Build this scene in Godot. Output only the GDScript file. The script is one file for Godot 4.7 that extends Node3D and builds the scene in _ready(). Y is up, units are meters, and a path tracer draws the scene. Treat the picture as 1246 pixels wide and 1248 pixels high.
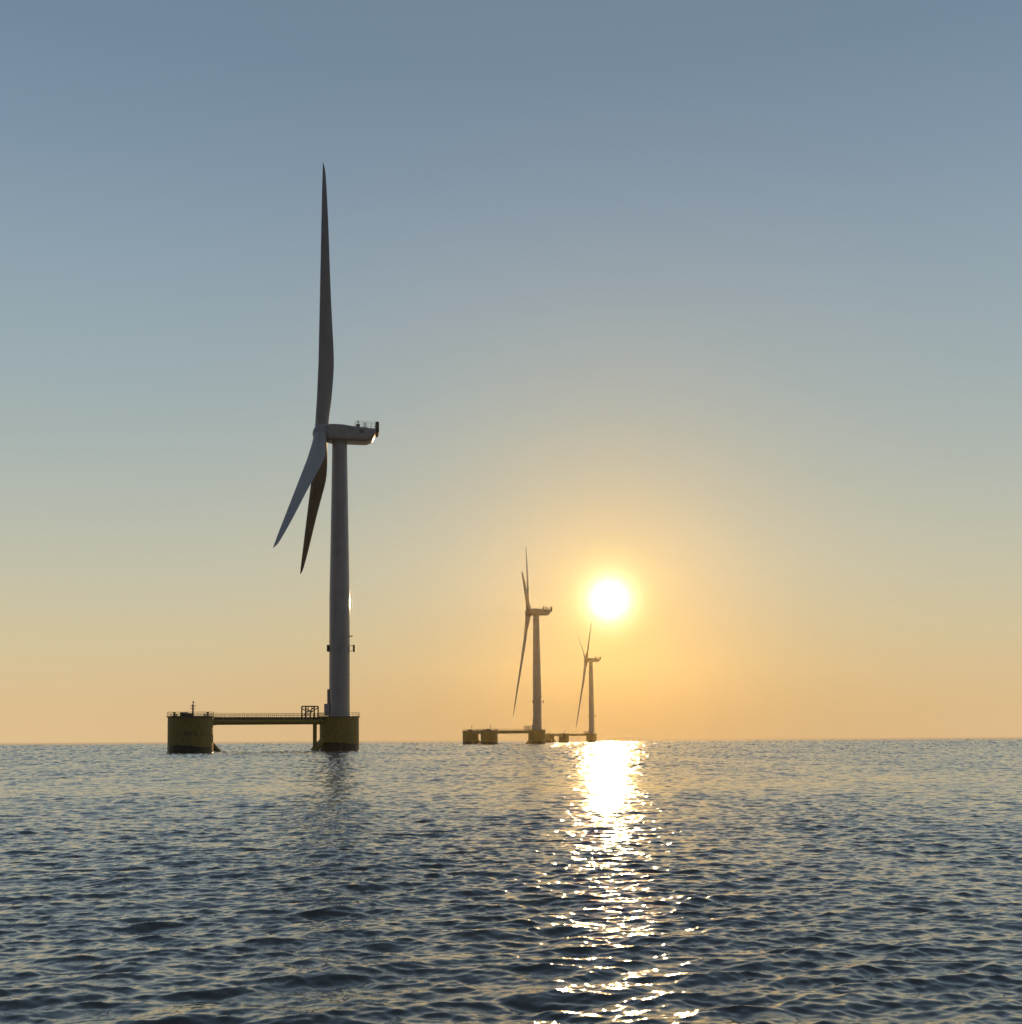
extends Node3D
# Three floating wind turbines on the open sea, looking towards a low sun.
# y up, metres; the camera stands on a boat deck at the origin and looks along -z.

const SUN_ELEVATION := 7.82
const SUN_AZIMUTH := 5.56          # degrees to the right of -z
const EYE_HEIGHT := 2.7
const TILE := 512                   # samples along one side of a wave tile
const TILE_METRES := 19.0           # ground covered by the wave tile
const RIPPLE_METRES := 5.3          # ground covered by the ripple tile

var sun_towards := Vector3.ZERO
var M := {}                         # materials by name
var shared := {}                    # meshes used by all three turbines
var wave_h := PackedFloat32Array()
var wave_x := PackedFloat32Array()
var wave_z := PackedFloat32Array()


# ------------------------------------------------------------------ sky

func smooth(a: float, b: float, x: float) -> float:
	var t := clampf((x - a) / (b - a), 0.0, 1.0)
	return t * t * (3.0 - 2.0 * t)


func lin(r: float, g: float, b: float) -> Vector3:
	var c := Color8(int(r), int(g), int(b)).srgb_to_linear()
	return Vector3(c.r, c.g, c.b)


var sunward := []
var antisolar := []

func ramp(table: Array, e: float) -> Vector3:
	for i in range(1, table.size()):
		if e <= table[i][0]:
			var t: float = clampf((e - table[i - 1][0]) / (table[i][0] - table[i - 1][0]), 0.0, 1.0)
			var a: Vector3 = table[i - 1][1]
			var b: Vector3 = table[i][1]
			return a.lerp(b, t)
	return table[-1][1]


func sky_light(d: Vector3) -> Color:
	var e := maxf(rad_to_deg(asin(clampf(d.y, -1.0, 1.0))), 0.0)
	var off := rad_to_deg(acos(clampf(d.dot(sun_towards), -1.0, 1.0)))
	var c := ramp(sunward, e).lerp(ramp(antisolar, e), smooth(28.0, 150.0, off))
	var warm := Vector3(0.20, 0.085, 0.005).lerp(Vector3(0.68, 0.51, 0.26), smooth(0.0, 11.0, e))
	c = c.lerp(warm, exp(-off / lerpf(11.5, 7.5, smooth(0.0, 11.0, e))))
	c += Vector3(0.22, 0.26, 0.03) * exp(-pow(off / 2.1, 2.0))
	c += Vector3(8.6, 8.3, 7.0) * exp(-off / 0.43)
	return Color(c.x, c.y, c.z)


func direction_of(u: float, v: float) -> Vector3:
	var around := u * TAU
	var down := v * PI
	return Vector3(sin(around) * sin(down), cos(down), -cos(around) * sin(down))


func make_sky() -> PanoramaSkyMaterial:
	# sRGB tones of clear evening air, by height above the horizon in degrees
	sunward = [[0.0, lin(231, 197, 150)], [2.0, lin(227, 197, 150)], [5.2, lin(213, 198, 160)], [8.5, lin(196, 193, 170)], [11.8, lin(182, 187, 175)], [14.6, lin(170, 181, 177)],
		[18.5, lin(156, 173, 178)], [24.0, lin(141, 161, 175)], [29.3, lin(125, 147, 167)], [34.1, lin(113, 136, 157)], [45.0, lin(106, 124, 142)], [90.0, lin(98, 111, 126)]]
	antisolar = [[0.0, lin(94, 86, 88)], [6.0, lin(90, 87, 92)], [15.0, lin(80, 86, 97)], [40.0, lin(72, 88, 110)], [90.0, lin(98, 111, 126)]]  # sky away from the sun, made darker so the near turbine stays dark
	var w := 4096
	var h := 2048
	var small := Image.create(544, 256, false, Image.FORMAT_RGBF)   # 16 columns of overlap on both sides
	for j in 256:
		for i in 544:
			small.set_pixel(i, j, sky_light(direction_of((i - 15.5) / 512.0, (j + 0.5) / 256.0)))
	small.resize(w + 256, h, Image.INTERPOLATE_CUBIC)
	small = small.get_region(Rect2i(128, 0, w, h))
	# the air round the sun is computed at full resolution
	var ci := int(SUN_AZIMUTH / 360.0 * w)
	var cj := int((90.0 - SUN_ELEVATION) / 180.0 * h)
	for j in range(cj - 170, cj + 90):
		for i in range(ci - 220, ci + 220):
			small.set_pixel(posmod(i, w), j, sky_light(direction_of((i + 0.5) / w, (j + 0.5) / h)))
	var m := PanoramaSkyMaterial.new()
	m.panorama = ImageTexture.create_from_image(small)
	return m


# ------------------------------------------------------------------ helpers

func metas(o: Node, label: String, category: String, group := "", kind := "") -> void:
	if label:
		o.set_meta("label", label)
	if category:
		o.set_meta("category", category)
	if group:
		o.set_meta("group", group)
	if kind:
		o.set_meta("kind", kind)


func paint(albedo: Color, roughness: float, specular := 0.5) -> StandardMaterial3D:
	var m := StandardMaterial3D.new()
	m.albedo_color = albedo.linear_to_srgb()   # given as linear base colour
	m.roughness = roughness
	m.metallic_specular = specular
	return m


func weathered(base: Color, worn: Color, roughness: float, metres: float, seed_: int, streak := 1.0) -> StandardMaterial3D:
	# paint with faint stains and salt, from noise
	var n := FastNoiseLite.new()
	n.seed = seed_
	n.frequency = 0.012
	n.fractal_octaves = 5
	var t := NoiseTexture2D.new()
	t.width = 512
	t.height = 512
	t.seamless = true
	t.noise = n
	var g := Gradient.new()
	g.offsets = PackedFloat32Array([0.0, 0.42, 0.6, 1.0])
	g.colors = PackedColorArray([worn.linear_to_srgb(), base.lerp(worn, 0.25).linear_to_srgb(), base.linear_to_srgb(), base.linear_to_srgb()])
	t.color_ramp = g
	var m := StandardMaterial3D.new()
	m.albedo_texture = t
	m.roughness = roughness
	m.uv1_triplanar = true
	m.uv1_scale = Vector3(1.0 / metres, 1.0 / (metres * streak), 1.0 / metres)
	return m


func begin() -> SurfaceTool:
	var st := SurfaceTool.new()
	st.begin(Mesh.PRIMITIVE_TRIANGLES)
	return st


func face(st: SurfaceTool, a: Vector3, b: Vector3, c: Vector3, inside: Vector3, group: int) -> void:
	# front faces run clockwise seen from outside
	st.set_smooth_group(group)
	var n := (b - a).cross(c - a)
	if n.length_squared() < 1e-14:
		return
	if n.dot((a + b + c) / 3.0 - inside) > 0.0:
		var k := b
		b = c
		c = k
	st.add_vertex(a)
	st.add_vertex(b)
	st.add_vertex(c)


func middle(ring: PackedVector3Array) -> Vector3:
	var s := Vector3.ZERO
	for p in ring:
		s += p
	return s / ring.size()


func loft(st: SurfaceTool, rings: Array, group := 1, caps := true, closed := true) -> void:
	for k in range(rings.size() - 1):
		var a: PackedVector3Array = rings[k]
		var b: PackedVector3Array = rings[k + 1]
		var core := (middle(a) + middle(b)) / 2.0
		var n := a.size()
		for i in (n if closed else n - 1):
			var j := (i + 1) % n
			face(st, a[i], b[i], b[j], core, group)
			face(st, a[i], b[j], a[j], core, group)
	if caps:
		for end in [[0, 1], [rings.size() - 1, rings.size() - 2]]:
			var r: PackedVector3Array = rings[end[0]]
			var c := middle(r)
			var inner := middle(rings[end[1]])
			for i in r.size():
				face(st, c, r[i], r[(i + 1) % r.size()], inner, -1)


func circle(c: Vector3, axis: Vector3, radius: float, seg: int) -> PackedVector3Array:
	var w := axis.normalized()
	var u := w.cross(Vector3.RIGHT if absf(w.x) < 0.8 else Vector3.UP).normalized()
	var v := w.cross(u)
	var r := PackedVector3Array()
	for i in seg:
		var a := TAU * i / seg
		r.append(c + (u * cos(a) + v * sin(a)) * radius)
	return r


func tube(st: SurfaceTool, a: Vector3, b: Vector3, r0: float, r1 := -1.0, seg := 12) -> void:
	var r2 := r0 if r1 < 0.0 else r1
	loft(st, [circle(a, b - a, r0, seg), circle(b, b - a, r2, seg)])


func lathe(st: SurfaceTool, profile: Array, seg := 48, at := Vector3.ZERO, group := 1) -> void:
	# profile: [radius, height]; consecutive equal points start a new smooth run
	var rings := []
	for p in profile:
		rings.append(circle(at + Vector3(0, p[1], 0), Vector3.UP, p[0], seg))
	for k in range(rings.size() - 1):
		var a: PackedVector3Array = rings[k]
		var b: PackedVector3Array = rings[k + 1]
		var flat := absf(profile[k][1] - profile[k + 1][1]) < 0.001
		var core: Vector3 = (middle(a) + middle(b)) / 2.0
		if flat:
			var lower: float = profile[maxi(k - 1, 0)][1]
			core.y += -1.0 if lower < profile[k][1] or k == 0 and profile[k][0] > profile[k + 1][0] else 1.0
		for i in seg:
			var j := (i + 1) % seg
			face(st, a[i], b[i], b[j], core, -1 if flat else group)
			face(st, a[i], b[j], a[j], core, -1 if flat else group)


func box(st: SurfaceTool, c: Vector3, size: Vector3, turn := Basis.IDENTITY, bevel := 0.0) -> void:
	var h := size / 2.0
	var rings := []
	var b := minf(bevel, minf(h.x, minf(h.y, h.z)) * 0.8)
	var levels := [[-h.y, b], [-h.y + b, 0.0], [h.y - b, 0.0], [h.y, b]] if b > 0.0 else [[-h.y, 0.0], [h.y, 0.0]]
	for l in levels:
		var x: float = h.x - l[1]
		var z: float = h.z - l[1]
		var r := PackedVector3Array()
		var pts := [[-x, -z], [x, -z], [x, z], [-x, z]]
		if b > 0.0:
			pts = [[-x + b, -z], [x - b, -z], [x, -z + b], [x, z - b], [x - b, z], [-x + b, z], [-x, z - b], [-x, -z + b]]
		for p in pts:
			r.append(c + turn * Vector3(p[0], l[0], p[1]))
		rings.append(r)
	loft(st, rings, -1)


func finish(st: SurfaceTool) -> ArrayMesh:
	st.generate_normals()
	return st.commit()


func part(parent: Node, called: String, mesh: Mesh, m: Material, at := Transform3D.IDENTITY) -> MeshInstance3D:
	var o := MeshInstance3D.new()
	o.name = called
	o.mesh = mesh
	o.material_override = m
	o.transform = at
	parent.add_child(o, true)
	return o


func once(key: String, maker: Callable) -> ArrayMesh:
	if not shared.has(key):
		shared[key] = maker.call()
	return shared[key]


# ------------------------------------------------------------------ turbine shapes
# local frame of a turbine: origin at the waterline under the tower

const NEAR_COLUMN := Vector3(-34.3, 0, 33.5)
const FAR_COLUMN := Vector3(-49.0, 0, -13.0)
const DECK := 10.3
const COLUMN_RADIUS := 5.85
const HUB_HEIGHT := 95.95
const OVERHANG := 5.4
const BLADE := 80.3

func column_shape() -> ArrayMesh:
	var st := begin()
	lathe(st, [[0.0, -14.0], [COLUMN_RADIUS, -14.0], [COLUMN_RADIUS, DECK - 0.25]], 72)
	return finish(st)


func deck_shape() -> ArrayMesh:
	var st := begin()
	lathe(st, [[COLUMN_RADIUS - 0.4, DECK - 0.25], [COLUMN_RADIUS + 0.3, DECK - 0.25], [COLUMN_RADIUS + 0.3, DECK + 0.06], [0.0, DECK + 0.06]], 72)
	return finish(st)


func band_shape() -> ArrayMesh:
	# growth and wet paint round the waterline, with an uneven upper edge
	var st := begin()
	var n := FastNoiseLite.new()
	n.seed = 5
	n.frequency = 0.09
	var low := PackedVector3Array()
	var high := PackedVector3Array()
	for i in 96:
		var a := TAU * i / 96.0
		var d := Vector3(cos(a), 0, sin(a))
		var top := 2.3 + 0.35 * sin(a - 0.6) + 0.5 * n.get_noise_2d(d.x * 30.0, d.z * 30.0)
		low.append(d * (COLUMN_RADIUS + 0.04) + Vector3(0, -6.0, 0))
		high.append(d * (COLUMN_RADIUS + 0.04) + Vector3(0, top, 0))
	loft(st, [low, high], 1, false)
	return finish(st)


func ring_railing_shape() -> ArrayMesh:
	var st := begin()
	var r := COLUMN_RADIUS + 0.15
	for i in 26:
		var a := TAU * i / 26.0
		var b := TAU * (i + 1) / 26.0
		var p := Vector3(cos(a) * r, DECK + 0.05, sin(a) * r)
		var q := Vector3(cos(b) * r, DECK + 0.05, sin(b) * r)
		tube(st, p, p + Vector3(0, 1.15, 0), 0.035, -1, 5)
		for y in [0.55, 1.12]:
			tube(st, p + Vector3(0, y, 0), q + Vector3(0, y, 0), 0.03, -1, 5)
	return finish(st)


func girder_shape(length: float) -> ArrayMesh:
	# along +x from 0; a round chord beam
	var st := begin()
	tube(st, Vector3(0, 8.8, 0), Vector3(length, 8.8, 0), 0.84, -1, 28)
	for x in [length * 0.04, length * 0.96]:
		tube(st, Vector3(x - 0.25, 8.8, 0), Vector3(x + 0.25, 8.8, 0), 0.92, -1, 28)
	return finish(st)


func walkway_shape(length: float) -> ArrayMesh:
	var st := begin()
	box(st, Vector3(length / 2.0, 10.06, 0), Vector3(length, 0.12, 1.5))
	var n := int(length / 1.32)
	for i in n:
		var x := (i + 0.5) * length / n
		box(st, Vector3(x, 9.8, 0), Vector3(0.6, 0.44, 1.3))
	return finish(st)


func walkway_railing_shape(length: float) -> ArrayMesh:
	var st := begin()
	var n := int(length / 1.32)
	for side in [-0.7, 0.7]:
		for i in n + 1:
			var x := minf(i * length / n, length - 0.05)
			tube(st, Vector3(x, 10.1, side), Vector3(x, 11.2, side), 0.035, -1, 5)
		for y in [10.65, 11.18]:
			tube(st, Vector3(0, y, side), Vector3(length, y, side), 0.035, -1, 5)
	return finish(st)


func tower_shape() -> ArrayMesh:
	var st := begin()
	var prof := [[3.3, DECK + 0.06], [3.3, DECK + 0.45], [3.12, DECK + 0.5], [3.12, DECK + 0.55], [3.1, 30.0], [3.06, 46.0]]
	for k in range(1, 9):
		prof.append([lerpf(3.06, 2.22, k / 8.0), lerpf(46.0, 94.1, k / 8.0)])
	lathe(st, prof, 96)
	return finish(st)


func tower_flange_shape() -> ArrayMesh:
	var st := begin()
	lathe(st, [[0.96, -0.12], [1.012, -0.1], [1.012, -0.09], [1.012, 0.09], [1.012, 0.1], [0.96, 0.12]], 72)
	return finish(st)


func nacelle_ring(x: float, top: float, bottom: float, half: float, power: float) -> PackedVector3Array:
	var r := PackedVector3Array()
	for i in 48:
		var a := TAU * i / 48.0
		var c := cos(a)
		var s := sin(a)
		var y := signf(s) * pow(absf(s), 2.0 / power)
		var z := signf(c) * pow(absf(c), 2.0 / power)
		r.append(Vector3(x, (top + bottom) / 2.0 + y * (top - bottom) / 2.0, z * half))
	return r


func nacelle_shape() -> ArrayMesh:
	# +x points downwind, origin on the tower axis at hub height
	var st := begin()
	var rows := [[-3.5, 2.4, -2.05, 2.8, 5.0], [-3.25, 2.65, -2.2, 3.0, 6.0], [-2.4, 2.72, -2.23, 3.08, 6.5], [-1.0, 2.75, -2.25, 3.1, 6.0], [1.0, 2.65, -2.28, 3.2, 7.0], [3.5, 2.3, -2.3, 3.2, 7.0],
		[6.0, 2.1, -2.3, 3.2, 7.0], [8.0, 2.05, -2.28, 3.2, 7.0], [8.6, 2.05, -2.2, 3.2, 4.2], [9.15, 2.05, -2.02, 3.17, 3.8], [9.65, 2.04, -1.7, 3.12, 3.5], [10.05, 2.02, -1.25, 3.08, 3.4], [10.4, 1.98, -0.6, 3.03, 3.4], [10.75, 1.8, 0.3, 2.9, 3.6], [10.9, 1.5, 0.7, 2.6, 3.0]]
	var rings := []
	for r in rows:
		rings.append(nacelle_ring(r[0], r[1], r[2], r[3], r[4]))
	loft(st, rings)
	return finish(st)


func yaw_collar_shape() -> ArrayMesh:
	var st := begin()
	lathe(st, [[2.2, -2.9], [2.42, -2.85], [2.42, -2.05]], 64)
	return finish(st)


func cooler_shape() -> ArrayMesh:
	var st := begin()
	box(st, Vector3(11.25, 2.15, 0), Vector3(0.95, 3.3, 5.6), Basis.IDENTITY, 0.08)
	for z in [-1.8, 0.0, 1.8]:
		box(st, Vector3(10.9, 1.1, z), Vector3(0.8, 0.5, 0.3))
	return finish(st)


func cooler_fins_shape() -> ArrayMesh:
	var st := begin()
	for i in 9:
		box(st, Vector3(11.76, 0.75 + i * 0.35, 0), Vector3(0.1, 0.06, 5.2))
	return finish(st)


func hoist_railing_shape() -> ArrayMesh:
	var st := begin()
	var xs := [4.6, 5.8, 7.0, 8.2, 9.4, 10.6]
	for side in [-2.5, 2.5]:
		for x in xs:
			tube(st, Vector3(x, 1.9, side), Vector3(x, 3.75, side), 0.05, -1, 5)
		for y in [2.7, 3.2, 3.72]:
			tube(st, Vector3(4.6, y, side), Vector3(10.75, y, side), 0.035, -1, 5)
	for z in [-2.5, -1.25, 0.0, 1.25, 2.5]:
		tube(st, Vector3(4.6, 1.9, z), Vector3(4.6, 3.75, z), 0.05, -1, 5)
	for y in [2.7, 3.2, 3.72]:
		tube(st, Vector3(4.6, y, -2.5), Vector3(4.6, y, 2.5), 0.035, -1, 5)
	return finish(st)


func hoist_box_shape() -> ArrayMesh:
	var st := begin()
	box(st, Vector3(5.5, 2.6, 0.6), Vector3(1.1, 1.4, 1.2), Basis.IDENTITY, 0.06)
	return finish(st)


func lamp_mast_shape() -> ArrayMesh:
	var st := begin()
	tube(st, Vector3(5.5, 1.9, -0.6), Vector3(5.5, 4.3, -0.6), 0.09, -1, 8)
	tube(st, Vector3(5.5, 4.3, -0.6), Vector3(5.5, 4.75, -0.6), 0.2, -1, 10)
	return finish(st)


func wind_vane_shape() -> ArrayMesh:
	var st := begin()
	tube(st, Vector3(7.6, 1.9, 0.9), Vector3(7.6, 3.9, 0.9), 0.16, -1, 8)
	tube(st, Vector3(7.2, 3.7, 0.9), Vector3(8.0, 3.7, 0.9), 0.06, -1, 6)
	return finish(st)


func hub_shape() -> ArrayMesh:
	# +x downwind along the shaft, origin at the rotor centre
	var st := begin()
	var rings := []
	for p in [[-2.75, 0.25], [-2.7, 0.7], [-2.55, 1.15], [-2.3, 1.6], [-1.9, 2.0], [-1.3, 2.3], [-0.5, 2.45], [0.6, 2.4], [1.4, 2.35], [2.2, 2.3]]:
		rings.append(circle(Vector3(p[0], 0, 0), Vector3.RIGHT, p[1], 48))
	loft(st, rings)
	return finish(st)


func blade_collar_shape() -> ArrayMesh:
	var st := begin()
	lathe(st, [[2.1, 0.8], [2.1, 2.75], [1.95, 2.8]], 40)
	return finish(st)


func table(rows: Array, t: float) -> float:
	for i in range(1, rows.size()):
		if t <= rows[i][0]:
			var k: float = (t - rows[i - 1][0]) / (rows[i][0] - rows[i - 1][0])
			k = clampf(k, 0.0, 1.0)
			return lerpf(rows[i - 1][1], rows[i][1], k)
	return rows[-1][1]


func blade_shape() -> ArrayMesh:
	# span along +y; feathered: leading edge upwind (-x), trailing edge downwind (+x)
	var st := begin()
	var lead := [[0.0, -2.0], [0.05, -1.85], [0.1, -1.55], [0.25, -1.08], [0.5, -0.75], [0.7, -0.5], [0.9, -0.25], [1.0, -0.04]]
	var chord := [[0.0, 4.0], [0.04, 4.0], [0.09, 4.35], [0.14, 4.7], [0.2, 4.95], [0.25, 4.95], [0.3, 4.75], [0.4, 4.1], [0.5, 3.5], [0.6, 3.0], [0.7, 2.55], [0.8, 2.05], [0.9, 1.45], [0.95, 1.05], [0.985, 0.6], [1.0, 0.12]]
	var thick := [[0.0, 4.0], [0.04, 3.8], [0.1, 2.8], [0.2, 1.7], [0.3, 1.3], [0.5, 0.8], [0.7, 0.5], [0.9, 0.25], [1.0, 0.03]]
	var rings := []
	for s in 46:
		var t := float(s) / 45.0
		t = t if t < 0.9 else 0.9 + (t - 0.9)
		# soften the broken lines of the tables
		var l := (table(lead, maxf(t - 0.02, 0)) + table(lead, t) + table(lead, minf(t + 0.02, 1))) / 3.0
		var c := (table(chord, maxf(t - 0.02, 0)) + table(chord, t) + table(chord, minf(t + 0.02, 1))) / 3.0 if t < 0.95 else table(chord, t)
		var h := (table(thick, maxf(t - 0.02, 0)) + table(thick, t) + table(thick, minf(t + 0.02, 1))) / 3.0
		var shaped := smooth(0.03, 0.2, t)
		var twist := deg_to_rad(lerpf(9.0, -1.0, sqrt(t))) * smooth(0.02, 0.15, t)
		var r := PackedVector3Array()
		for i in 28:
			var a := TAU * i / 28.0
			var x := 0.5 - 0.5 * cos(a)
			var foil := signf(sin(a)) * 0.5 * h * (2.6 * sqrt(x) * (1.0 - x) * (1.0 - 0.15 * x)) * 0.98
			var round_ := 0.5 * h * sin(a)
			var p := Vector3(l + c * lerpf(1.0, 0.94, shaped) * x, 0, lerpf(round_, foil, shaped))
			p = Basis(Vector3.UP, twist) * p
			r.append(p + Vector3(0, 1.6 + t * (BLADE - 1.6), 0))
		rings.append(r)
	loft(st, rings)
	return finish(st)


func brace_shape(a: Vector3, b: Vector3, r: float) -> ArrayMesh:
	var st := begin()
	tube(st, a, b, r, -1, 24)
	return finish(st)


func mast_shape() -> ArrayMesh:
	var st := begin()
	tube(st, Vector3(0, 0, 0), Vector3(0, 3.6, 0), 0.16, 0.11, 8)
	tube(st, Vector3(-0.8, 2.75, 0), Vector3(0.8, 2.75, 0), 0.09, -1, 6)
	tube(st, Vector3(0, 3.6, 0), Vector3(0, 4.0, 0), 0.2, -1, 8)
	return finish(st)


func lattice_shape() -> ArrayMesh:
	# a small gantry over the walkway
	var st := begin()
	var w := 2.15
	for z in [-1.0, 1.0]:
		for x in [-w, w]:
			tube(st, Vector3(x, 0, z), Vector3(x, 3.2, z), 0.21, -1, 8)
		tube(st, Vector3(-w, 3.2, z), Vector3(w, 3.2, z), 0.17, -1, 8)
		tube(st, Vector3(0, 1.55, z), Vector3(0, 3.2, z), 0.13, -1, 8)
		tube(st, Vector3(-w, 2.6, z), Vector3(0, 1.55, z), 0.15, -1, 8)
		tube(st, Vector3(w, 2.9, z), Vector3(0, 1.55, z), 0.15, -1, 8)
		tube(st, Vector3(-w, 0.3, z), Vector3(0, 1.55, z), 0.13, -1, 8)
		tube(st, Vector3(0.75, 0.0, z), Vector3(0.75, 1.9, z), 0.15, -1, 8)
	for x in [-w, w]:
		tube(st, Vector3(x, 3.2, -1.0), Vector3(x, 3.2, 1.0), 0.13, -1, 8)
	return finish(st)


func bollard_shape() -> ArrayMesh:
	var st := begin()
	lathe(st, [[0.0, 0.0], [0.5, 0.0], [0.5, 0.12], [0.26, 0.16], [0.24, 0.8], [0.42, 0.86], [0.42, 1.0], [0.0, 1.02]], 16)
	return finish(st)


func winch_shape() -> ArrayMesh:
	var st := begin()
	tube(st, Vector3(-0.9, 0.55, 0), Vector3(0.9, 0.55, 0), 0.45, -1, 16)
	for x in [-1.0, 1.0]:
		box(st, Vector3(x, 0.5, 0), Vector3(0.16, 1.0, 1.1), Basis.IDENTITY, 0.05)
	box(st, Vector3(1.7, 0.4, 0), Vector3(1.2, 0.8, 0.9), Basis.IDENTITY, 0.06)
	return finish(st)


func letters() -> ArrayMesh:
	# painted characters wrapped on the column: three letters, a gap and a figure
	var font := SystemFont.new()
	font.font_names = PackedStringArray(["Droid Sans"])
	var t := TextMesh.new()
	t.text = "WFA 1"
	t.font = font
	t.font_size = 64
	t.pixel_size = 0.028
	t.depth = 0.02
	var a := t.get_mesh_arrays()
	var v: PackedVector3Array = a[Mesh.ARRAY_VERTEX]
	var idx = a[Mesh.ARRAY_INDEX]
	var st := begin()
	var order: Array = Array(idx) if idx != null else range(v.size())
	for k in range(0, order.size() - 2, 3):
		var q := []
		for e in 3:
			var p: Vector3 = v[order[k + e]]
			var ang := p.x / COLUMN_RADIUS
			var rr := COLUMN_RADIUS + 0.015 + p.z
			q.append(Vector3(sin(ang) * rr, p.y, cos(ang) * rr))
		st.set_smooth_group(-1)
		for e in 3:
			st.add_vertex(q[e])
	return finish(st)


# ------------------------------------------------------------------ one turbine

func turbine(called: String, at: Vector3, yaw: float, rotor: float, lean: float, trim: float, pitch: float, label: String, detailed: bool) -> Node3D:
	var root := Node3D.new()
	root.name = called
	add_child(root)
	root.position = at
	root.rotation_degrees = Vector3(trim, 0, lean)
	metas(root, label, "wind turbine", "floating wind turbines standing in the sea")
	var foot := [Vector3.ZERO, NEAR_COLUMN, FAR_COLUMN]

	# the three columns of the floater
	for k in 3:
		var here := Transform3D(Basis.IDENTITY, foot[k])
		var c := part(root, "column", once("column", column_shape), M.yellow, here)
		part(c, "deck_plate", once("deck", deck_shape), M.deck)
		part(c, "waterline_band", once("band", band_shape), M.growth)
		part(c, "railing", once("ring_railing", ring_railing_shape), M.rail)
		if k > 0:
			part(c, "navigation_mast", once("mast", mast_shape), M.dark, Transform3D(Basis.IDENTITY, Vector3(1.0, DECK + 0.06, 1.0)))
			part(c, "bollard", once("bollard", bollard_shape), M.dark, Transform3D(Basis.IDENTITY, Vector3(-3.2, DECK + 0.06, 3.6)))
			part(c, "bollard", once("bollard", bollard_shape), M.dark, Transform3D(Basis.IDENTITY, Vector3(4.9, DECK + 0.06, 1.2)))
			part(c, "winch", once("winch", winch_shape), M.dark, Transform3D(Basis(Vector3.UP, 0.3), Vector3(-0.9, DECK + 0.06, 2.6)))
		if k == 1 and detailed:
			var facing := atan2(-(at + NEAR_COLUMN).x, -(at + NEAR_COLUMN).z)
			var tx := part(c, "lettering", once("letters", letters), M.ink, Transform3D(Basis(Vector3.UP, facing + 0.15), Vector3(0, 5.7, 0)))
			tx.set_meta("label", "dark painted letters and figure on the yellow column")

	# girders with walkways between the columns, and braces that dive under the water
	for pair in [[1, 0], [2, 0], [1, 2]]:
		var a: Vector3 = foot[pair[0]]
		var b: Vector3 = foot[pair[1]]
		var along := (b - a).normalized()
		var start := a + along * (COLUMN_RADIUS - 0.25)
		var length := a.distance_to(b) - 2.0 * (COLUMN_RADIUS - 0.25)
		var here := Transform3D(Basis(Vector3.UP, atan2(-along.z, along.x)), start)
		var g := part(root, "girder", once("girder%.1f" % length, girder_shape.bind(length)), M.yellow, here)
		part(g, "walkway", once("walkway%.1f" % length, walkway_shape.bind(length)), M.deck)
		part(g, "railing", once("walkway_railing%.1f" % length, walkway_railing_shape.bind(length)), M.rail)
		for end in [[a, along], [b, -along]]:
			var d: Vector3 = end[1]
			var p: Vector3 = end[0] + d * (COLUMN_RADIUS - 0.8) + Vector3(0, 3.8, 0)
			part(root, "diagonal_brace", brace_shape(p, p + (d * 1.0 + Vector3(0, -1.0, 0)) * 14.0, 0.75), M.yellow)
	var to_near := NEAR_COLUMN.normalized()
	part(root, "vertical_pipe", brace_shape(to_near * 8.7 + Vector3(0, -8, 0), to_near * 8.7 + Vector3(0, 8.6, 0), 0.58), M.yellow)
	var turn_near := atan2(to_near.z, -to_near.x)
	part(root, "gantry", once("lattice", lattice_shape), M.dark, Transform3D(Basis(Vector3.UP, turn_near), to_near * 10.4 + Vector3(0, 10.06, 0)))

	# tower
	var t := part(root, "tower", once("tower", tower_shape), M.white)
	for seam in [[22.0, 3.11], [46.0, 3.06], [69.0, 2.66]]:
		part(t, "flange", once("flange", tower_flange_shape), M.blade, Transform3D(Basis.from_scale(Vector3(seam[1], 1, seam[1])), Vector3(0, seam[0], 0)))
	var st := begin()
	box(st, Vector3(-3.45, DECK + 2.0, 1.2), Vector3(1.6, 3.6, 1.8), Basis.IDENTITY, 0.08)
	box(st, Vector3(-3.2, DECK + 6.0, 1.2), Vector3(0.5, 4.4, 0.5), Basis.IDENTITY, 0.05)
	part(t, "entrance_cabin", once("cabin", finish.bind(st)), M.white)
	st = begin()
	lathe(st, [[3.0, 29.9], [3.14, 29.92], [3.14, 29.95], [3.14, 31.5], [3.14, 31.53], [3.0, 31.55]], 64)
	part(t, "service_ring", once("ring", finish.bind(st)), M.white)
	st = begin()
	box(st, Vector3(-3.25, 30.8, 0.9), Vector3(0.6, 2.0, 1.6), Basis.IDENTITY, 0.06)
	part(t, "cable_box", once("cable_box", finish.bind(st)), M.dark)
	st = begin()
	box(st, Vector3(4.45, 30.8, 0.3), Vector3(0.62, 2.1, 1.0), Basis.IDENTITY, 0.06)
	tube(st, Vector3(2.9, 31.6, 0.3), Vector3(4.4, 31.6, 0.3), 0.09, -1, 6)
	tube(st, Vector3(2.9, 30.0, 0.3), Vector3(4.4, 30.0, 0.3), 0.09, -1, 6)
	part(t, "antenna_box", once("antenna_box", finish.bind(st)), M.dark)
	st = begin()
	tube(st, Vector3(2.9, 34.4, 0.3), Vector3(3.9, 34.5, 0.3), 0.14, -1, 8)
	box(st, Vector3(3.75, 34.5, 0.3), Vector3(0.5, 0.36, 0.36), Basis.IDENTITY, 0.04)
	part(t, "aid_lamp_bracket", once("lamp_bracket", finish.bind(st)), M.dark)

	# nacelle: local +x is downwind
	var upwind := Vector3(-cos(yaw), 0, sin(yaw))
	var head := Transform3D(Basis(-upwind, Vector3.UP, (-upwind).cross(Vector3.UP)), Vector3(0, HUB_HEIGHT, 0))
	var n := part(root, "nacelle", once("nacelle", nacelle_shape), M.gloss, head)
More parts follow.
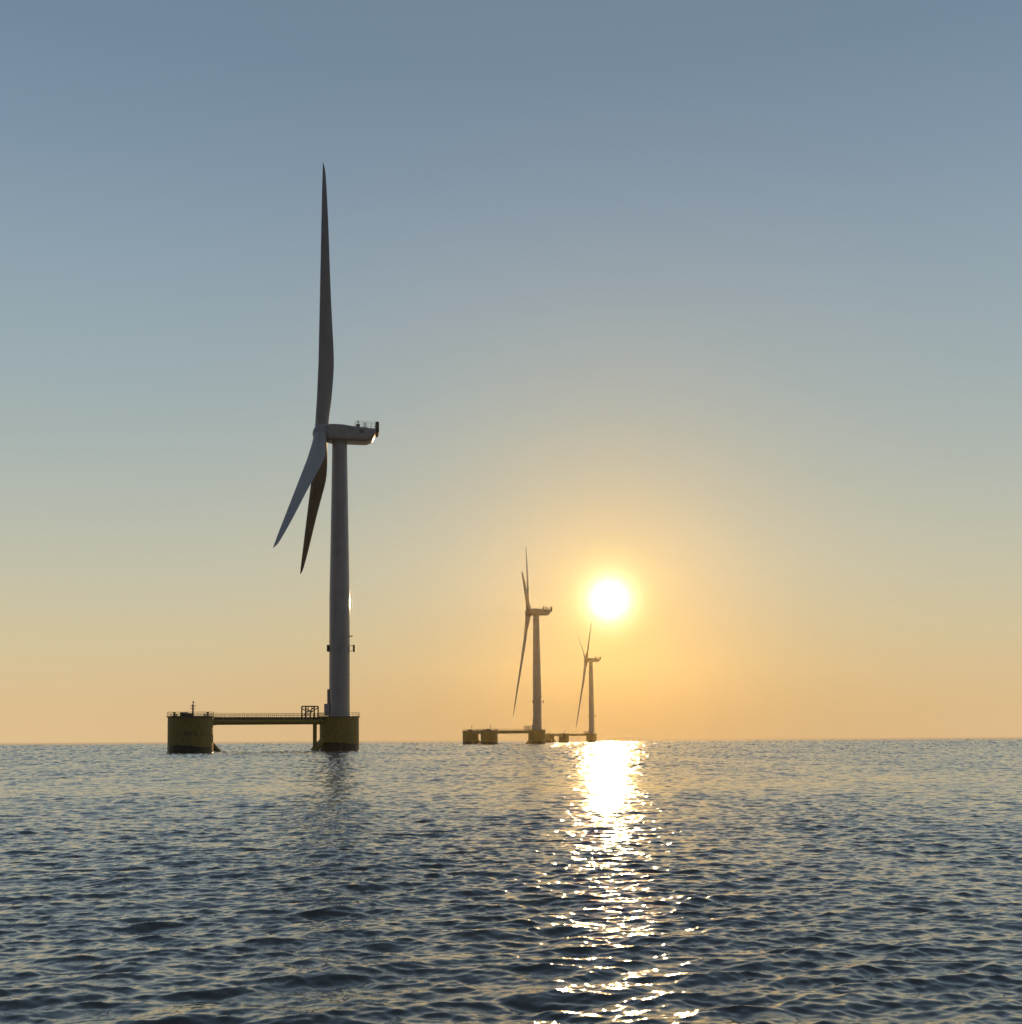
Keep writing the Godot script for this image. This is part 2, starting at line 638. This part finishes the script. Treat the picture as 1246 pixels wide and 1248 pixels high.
	part(n, "yaw_collar", once("yaw_collar", yaw_collar_shape), M.white)
	var cool := part(n, "cooler", once("cooler", cooler_shape), M.dark)
	part(cool, "cooling_fins", once("fins", cooler_fins_shape), M.deck)
	part(n, "hoist_railing", once("hoist_railing", hoist_railing_shape), M.rail)
	part(n, "hoist_box", once("hoist_box", hoist_box_shape), M.dark)
	part(n, "lamp_mast", once("lamp_mast", lamp_mast_shape), M.dark)
	part(n, "wind_vane", once("wind_vane", wind_vane_shape), M.dark)
	st = begin()
	box(st, Vector3(6.6, 0.5, 3.16), Vector3(1.5, 1.2, 0.12), Basis.IDENTITY, 0.04)
	part(n, "side_hatch", once("hatch", finish.bind(st)), M.hatch)

	# rotor, shaft tilted up by 4.8 degrees, blades coned upwind by 4.2
	var tilt := deg_to_rad(4.8)
	var cone := deg_to_rad(4.5)
	var axis := upwind * cos(tilt) + Vector3.UP * sin(tilt)
	var up := Vector3.UP * cos(tilt) - upwind * sin(tilt)
	var side := Vector3.UP.cross(upwind)
	var centre := Vector3(0, HUB_HEIGHT, 0) + upwind * OVERHANG
	var h := part(root, "hub", once("hub", hub_shape), M.white, Transform3D(Basis(-axis, up, (-axis).cross(up)), centre))
	for k in 3:
		var th := rotor + TAU / 3.0 * k
		var radial := up * cos(th) + side * sin(th)
		var span := radial * cos(cone) + axis * sin(cone)
		var down := (-axis * cos(cone) + radial * sin(cone)).normalized()
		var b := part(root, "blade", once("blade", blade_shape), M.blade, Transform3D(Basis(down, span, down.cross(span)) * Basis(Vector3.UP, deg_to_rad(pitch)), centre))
		part(b, "root_collar", once("collar", blade_collar_shape), M.white)
	return root


# ------------------------------------------------------------------ sea

func fft_lines(re: PackedFloat32Array, im: PackedFloat32Array, n: int, cosines: PackedFloat32Array, sines: PackedFloat32Array, rev: PackedInt32Array, stride: int, step: int) -> Array:
	# inverse transform of every line of an n x n field
	var a := PackedFloat32Array()
	var b := PackedFloat32Array()
	a.resize(n)
	b.resize(n)
	for line in n:
		var base := line * step
		for i in n:
			var k := base + rev[i] * stride
			a[i] = re[k]
			b[i] = im[k]
		var half := 1
		while half < n:
			var jump := n / (2 * half)
			var s := 0
			while s < n:
				for j in half:
					var p := s + j
					var q := p + half
					var c := cosines[j * jump]
					var d := sines[j * jump]
					var x := a[q] * c - b[q] * d
					var y := a[q] * d + b[q] * c
					a[q] = a[p] - x
					b[q] = b[p] - y
					a[p] += x
					b[p] += y
				s += 2 * half
			half *= 2
		for i in n:
			re[base + i * stride] = a[i]
			im[base + i * stride] = b[i]
	return [re, im]


func fft_square(re: PackedFloat32Array, im: PackedFloat32Array, n: int) -> Array:
	var cosines := PackedFloat32Array()
	var sines := PackedFloat32Array()
	var rev := PackedInt32Array()
	for i in n:
		cosines.append(cos(TAU * i / n))
		sines.append(sin(TAU * i / n))
		var r := 0
		var x := i
		var bits := n
		while bits > 1:
			r = (r << 1) | (x & 1)
			x >>= 1
			bits >>= 1
		rev.append(r)
	var out := fft_lines(re, im, n, cosines, sines, rev, 1, n)
	return fft_lines(out[0], out[1], n, cosines, sines, rev, n, 1)


func spectrum(n: int, metres: float, peak: float, wind: Vector2, spread: float, seed_: int, low: float, high: float) -> Array:
	# random wind-sea amplitudes; Hermitian, so that the field is real
	var rng := RandomNumberGenerator.new()
	rng.seed = seed_
	var re := PackedFloat32Array()
	var im := PackedFloat32Array()
	re.resize(n * n)
	im.resize(n * n)
	for j in n:
		for i in n:
			var g := rng.randfn()
			var q := rng.randfn()
			var kx := TAU / metres * (i if i < n / 2 else i - n)
			var kz := TAU / metres * (j if j < n / 2 else j - n)
			var k := sqrt(kx * kx + kz * kz)
			if k < low or k > high:
				continue
			var along := absf(kx * wind.x + kz * wind.y) / k
			var dirs := spread + (1.0 - spread) * pow(along, 3.0)
			var amp := pow(k, -1.85) * exp(-0.5 * pow(peak / k, 2.0)) * dirs
			re[j * n + i] = g * amp
			im[j * n + i] = q * amp
	# make it Hermitian
	var r2 := re.duplicate()
	var i2 := im.duplicate()
	for j in n:
		for i in n:
			var m := ((n - j) % n) * n + (n - i) % n
			r2[j * n + i] = 0.5 * (re[j * n + i] + re[m])
			i2[j * n + i] = 0.5 * (im[j * n + i] - im[m])
	return [r2, i2]


func make_waves() -> void:
	var n := TILE
	var s := spectrum(n, TILE_METRES, 4.6, Vector2(0.12, 0.99).normalized(), 0.1, 11, 0.2, 60.0)
	var hr: PackedFloat32Array = s[0]
	var hi: PackedFloat32Array = s[1]
	# pack height + i * shift_x into one transform, shift_z into another
	var ar := hr.duplicate()
	var ai := hi.duplicate()
	var br := hr.duplicate()
	var bi := hi.duplicate()
	var slope := 0.0
	for j in n:
		for i in n:
			var k := j * n + i
			var kx := float(i if i < n / 2 else i - n)
			var kz := float(j if j < n / 2 else j - n)
			var len_ := sqrt(kx * kx + kz * kz)
			var ux := kx / len_ if len_ > 0.0 else 0.0
			var uz := kz / len_ if len_ > 0.0 else 0.0
			if i == n / 2:
				ux = 0.0
			if j == n / 2:
				uz = 0.0
			slope += (hr[k] * hr[k] + hi[k] * hi[k]) * pow(len_ * TAU / TILE_METRES, 2.0)
			# D = -i u h ; then i * Dx = ux h
			ar[k] = hr[k] + ux * hr[k]
			ai[k] = hi[k] + ux * hi[k]
			br[k] = uz * hi[k]
			bi[k] = -uz * hr[k]
	var scale_ := sqrt(0.048 / slope)
	var one := fft_square(ar, ai, n)
	var two := fft_square(br, bi, n)
	wave_h = one[0]
	wave_x = one[1]
	wave_z = two[0]
	for k in n * n:
		wave_h[k] *= scale_
		wave_x[k] *= scale_
		wave_z[k] *= scale_


func ripple_normals() -> ImageTexture:
	var n := 256
	var s := spectrum(n, RIPPLE_METRES, 3.0, Vector2(0.1, 1.0).normalized(), 0.3, 23, 6.0, 70.0)
	var f := fft_square(s[0], s[1], n)
	var h: PackedFloat32Array = f[0]
	var cell := RIPPLE_METRES / n
	var total := 0.0
	for j in n:
		for i in n:
			var gx := (h[j * n + (i + 1) % n] - h[j * n + posmod(i - 1, n)]) / (2.0 * cell)
			var gz := (h[((j + 1) % n) * n + i] - h[posmod(j - 1, n) * n + i]) / (2.0 * cell)
			total += gx * gx + gz * gz
	var k := sqrt(0.013 / (total / (n * n)))
	var im := Image.create(n, n, false, Image.FORMAT_RGBF)
	for j in n:
		for i in n:
			var gx := (h[j * n + (i + 1) % n] - h[j * n + posmod(i - 1, n)]) / (2.0 * cell) * k
			var gz := (h[((j + 1) % n) * n + i] - h[posmod(j - 1, n) * n + i]) / (2.0 * cell) * k
			var v := Vector3(-gx, gz, 1.0).normalized()
			im.set_pixel(i, j, Color(v.x * 0.5 + 0.5, v.y * 0.5 + 0.5, v.z * 0.5 + 0.5))
	return ImageTexture.create_from_image(im)


func make_sea() -> void:
	make_waves()
	var angles := PackedFloat32Array()
	var a := -36.0
	while a < 36.0:
		angles.append(deg_to_rad(a))
		a += 0.125
	while a < 324.0:
		angles.append(deg_to_rad(a))
		a += 6.0
	var radii := PackedFloat32Array()
	var r := 1.0
	while r < 7.0:
		radii.append(r)
		r += 0.3
	while r < 16.0:
		radii.append(r)
		r += 0.036
	while r < 1600.0:
		radii.append(r)
		r *= 1.0025
	for far in [1800.0, 2000.0, 2250.0]:
		radii.append(far)
	var na := angles.size()
	var nr := radii.size()
	var verts := PackedVector3Array()
	verts.resize(na * nr)
	var n := TILE
	var inv := n / TILE_METRES
	var mask := n - 1
	# a second reading of the tile, turned and stretched, hides the repeat
	var ct := cos(0.23)
	var sn := sin(0.23)
	var stretch := 2.17
	var cc := cos(0.34)
	var cs := sin(0.34)
	var gusts := FastNoiseLite.new()
	gusts.seed = 9
	gusts.frequency = 0.03
	gusts.fractal_octaves = 3
	for k in nr:
		var rad := radii[k]
		# far out the grid is coarser than the short waves, so their steepness is kept by height
		var calm := maxf(1.0, minf(rad, 1300.0) / 75.0)
		if rad > 1700.0:
			calm = 0.0
		for q in na:
			var x := sin(angles[q]) * rad
			var z := -cos(angles[q]) * rad
			var h := 0.0
			var dx := 0.0
			var dz := 0.0
			# first layer
			var u := x * inv
			var v := z * inv
			var iu := floori(u)
			var iv := floori(v)
			var fu := u - iu
			var fv := v - iv
			var i0 := iu & mask
			var i1 := (iu + 1) & mask
			var j0 := (iv & mask) * n
			var j1 := ((iv + 1) & mask) * n
			var w00 := (1.0 - fu) * (1.0 - fv)
			var w10 := fu * (1.0 - fv)
			var w01 := (1.0 - fu) * fv
			var w11 := fu * fv
			h += wave_h[j0 + i0] * w00 + wave_h[j0 + i1] * w10 + wave_h[j1 + i0] * w01 + wave_h[j1 + i1] * w11
			dx += wave_x[j0 + i0] * w00 + wave_x[j0 + i1] * w10 + wave_x[j1 + i0] * w01 + wave_x[j1 + i1] * w11
			dz += wave_z[j0 + i0] * w00 + wave_z[j0 + i1] * w10 + wave_z[j1 + i0] * w01 + wave_z[j1 + i1] * w11
			# second layer
			u = (x * ct - z * sn) * inv / stretch + 37.3
			v = (x * sn + z * ct) * inv / stretch + 91.7
			iu = floori(u)
			iv = floori(v)
			fu = u - iu
			fv = v - iv
			i0 = iu & mask
			i1 = (iu + 1) & mask
			j0 = (iv & mask) * n
			j1 = ((iv + 1) & mask) * n
			h += 0.7 * (wave_h[j0 + i0] * (1.0 - fu) * (1.0 - fv) + wave_h[j0 + i1] * fu * (1.0 - fv) + wave_h[j1 + i0] * (1.0 - fu) * fv + wave_h[j1 + i1] * fu * fv)
			# long low swell
			# third layer: short chop, where the grid is fine enough to carry it
			if rad < 130.0:
				u = (x * cc + z * cs) * inv / 0.37 + 11.1
				v = (z * cc - x * cs) * inv / 0.37 + 53.9
				iu = floori(u)
				iv = floori(v)
				fu = u - iu
				fv = v - iv
				i0 = iu & mask
				i1 = (iu + 1) & mask
				j0 = (iv & mask) * n
				j1 = ((iv + 1) & mask) * n
				h += 0.28 * (wave_h[j0 + i0] * (1.0 - fu) * (1.0 - fv) + wave_h[j0 + i1] * fu * (1.0 - fv) + wave_h[j1 + i0] * (1.0 - fu) * fv + wave_h[j1 + i1] * fu * fv)
			# gusts: rougher and calmer patches
			h *= 0.92 + 0.42 * gusts.get_noise_2d(x, z * 0.6)
			var swell := 0.07 * sin(0.21 * z + 0.06 * x + 0.4) + 0.04 * sin(0.33 * z - 0.19 * x + 2.0)
			verts[k * na + q] = Vector3(x - dx * 0.85, h * calm + swell, z - dz * 0.85)
	var normals := PackedVector3Array()
	normals.resize(na * nr)
	for k in nr:
		var k0 := maxi(k - 1, 0) * na
		var k1 := mini(k + 1, nr - 1) * na
		for q in na:
			var e := verts[k1 + q] - verts[k0 + q]
			var f := verts[k * na + (q + 1) % na] - verts[k * na + (q + na - 1) % na]
			normals[k * na + q] = f.cross(e).normalized()
	var index := PackedInt32Array()
	index.resize((nr - 1) * na * 6)
	var w := 0
	for k in nr - 1:
		for q in na:
			var q2 := (q + 1) % na
			var p0 := k * na + q
			var p1 := k * na + q2
			var p2 := p0 + na
			var p3 := p1 + na
			index[w] = p0
			index[w + 1] = p2
			index[w + 2] = p3
			index[w + 3] = p0
			index[w + 4] = p3
			index[w + 5] = p1
			w += 6
	var arrays := []
	arrays.resize(Mesh.ARRAY_MAX)
	arrays[Mesh.ARRAY_VERTEX] = verts
	arrays[Mesh.ARRAY_NORMAL] = normals
	arrays[Mesh.ARRAY_INDEX] = index
	var mesh := ArrayMesh.new()
	mesh.add_surface_from_arrays(Mesh.PRIMITIVE_TRIANGLES, arrays)
	var m := StandardMaterial3D.new()
	m.albedo_color = Color(0.016, 0.016, 0.009).linear_to_srgb()
	m.roughness = 0.06
	m.metallic_specular = 0.5
	m.clearcoat_enabled = true            # extra reflecting layer, added to brighten the water
	m.clearcoat = 0.75
	m.clearcoat_roughness = 0.06
	m.normal_enabled = true
	m.normal_texture = ripple_normals()
	m.normal_scale = 1.0
	m.uv1_triplanar = true
	m.uv1_world_triplanar = true
	m.uv1_triplanar_sharpness = 8.0
	m.uv1_scale = Vector3.ONE / RIPPLE_METRES
	var o := part(self, "sea", mesh, m)
	metas(o, "dark rippled sea reaching to the horizon under the low sun", "sea", "", "structure")


# ------------------------------------------------------------------ scene

func _ready() -> void:
	# camera: the upper part of an upright phone picture, so the lens is shifted
	var cam := Camera3D.new()
	cam.name = "camera"
	cam.projection = Camera3D.PROJECTION_FRUSTUM
	cam.near = 0.1
	cam.far = 20000.0
	cam.size = 0.1 * 1248.0 / 1246.0
	cam.frustum_offset = Vector2(0.0, 0.1 * 206.5 / 1246.0)
	cam.position = Vector3(0, EYE_HEIGHT, 0)
	cam.basis = Basis(Vector3.RIGHT, deg_to_rad(3.32)) * Basis(Vector3.BACK, deg_to_rad(-0.33))
	add_child(cam)
	cam.current = true

	# low warm sun, nearly in front of the camera
	var se := deg_to_rad(SUN_ELEVATION)
	var sa := deg_to_rad(SUN_AZIMUTH)
	sun_towards = Vector3(sin(sa) * cos(se), sin(se), -cos(sa) * cos(se))
	var sun := DirectionalLight3D.new()
	sun.name = "sun"
	sun.light_energy = 0.6
	sun.light_color = Color(1.0, 0.81, 0.54)
	sun.light_angular_distance = 0.55
	sun.shadow_enabled = true
	add_child(sun)
	sun.basis = Basis.looking_at(-sun_towards, Vector3.UP)

	var env := Environment.new()
	env.background_mode = Environment.BG_SKY
	var sky := Sky.new()
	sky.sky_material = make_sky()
	env.sky = sky
	env.tonemap_mode = Environment.TONE_MAPPER_LINEAR
	env.tonemap_exposure = 1.0
	# evening haze; it scatters forwards, so it glows towards the sun
	env.volumetric_fog_enabled = true
	env.volumetric_fog_density = 0.000028
	env.volumetric_fog_albedo = Color(1.0, 0.93, 0.74)
	env.volumetric_fog_anisotropy = 0.87
	env.sdfgi_enabled = true
	env.ssao_enabled = true
	env.ssil_enabled = true
	var world := WorldEnvironment.new()
	world.name = "world"
	world.environment = env
	add_child(world)

	make_sea()

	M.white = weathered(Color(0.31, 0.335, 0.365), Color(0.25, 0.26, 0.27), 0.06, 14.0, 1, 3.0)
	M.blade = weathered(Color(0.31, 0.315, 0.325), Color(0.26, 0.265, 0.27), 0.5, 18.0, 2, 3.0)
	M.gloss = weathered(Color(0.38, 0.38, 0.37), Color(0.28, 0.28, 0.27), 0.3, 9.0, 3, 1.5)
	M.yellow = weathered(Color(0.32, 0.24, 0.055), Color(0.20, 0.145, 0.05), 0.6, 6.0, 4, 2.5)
	M.deck = paint(Color(0.16, 0.15, 0.12), 0.7)
	M.rail = paint(Color(0.32, 0.26, 0.10), 0.5)
	M.dark = paint(Color(0.07, 0.065, 0.06), 0.55)
	M.growth = weathered(Color(0.035, 0.035, 0.026), Color(0.06, 0.055, 0.03), 0.4, 2.0, 6)
	M.hatch = paint(Color(0.19, 0.195, 0.20), 0.5)
	M.ink = paint(Color(0.06, 0.055, 0.04), 0.6)
	turbine("floating_wind_turbine", Vector3(-51.7, 0, -308), deg_to_rad(9.54), deg_to_rad(5.7), 0.0, 1.0, 0.0, "largest and nearest floating wind turbine, dark against the pale sky, left of the sun", true)
	turbine("floating_wind_turbine_001", Vector3(19.0, 0, -741.0), deg_to_rad(-0.7), deg_to_rad(-162.5), 0.3, 0.4, 62.0, "mid-distance floating wind turbine, middle in size of the three, with one blade pointing down", false)
	turbine("floating_wind_turbine_002", Vector3(93.5, 0, -1189.0), deg_to_rad(3.5), deg_to_rad(-58.1), 0.28, 0.4, 62.0, "smallest and farthest floating wind turbine, hazy, just below and left of the sun", false)
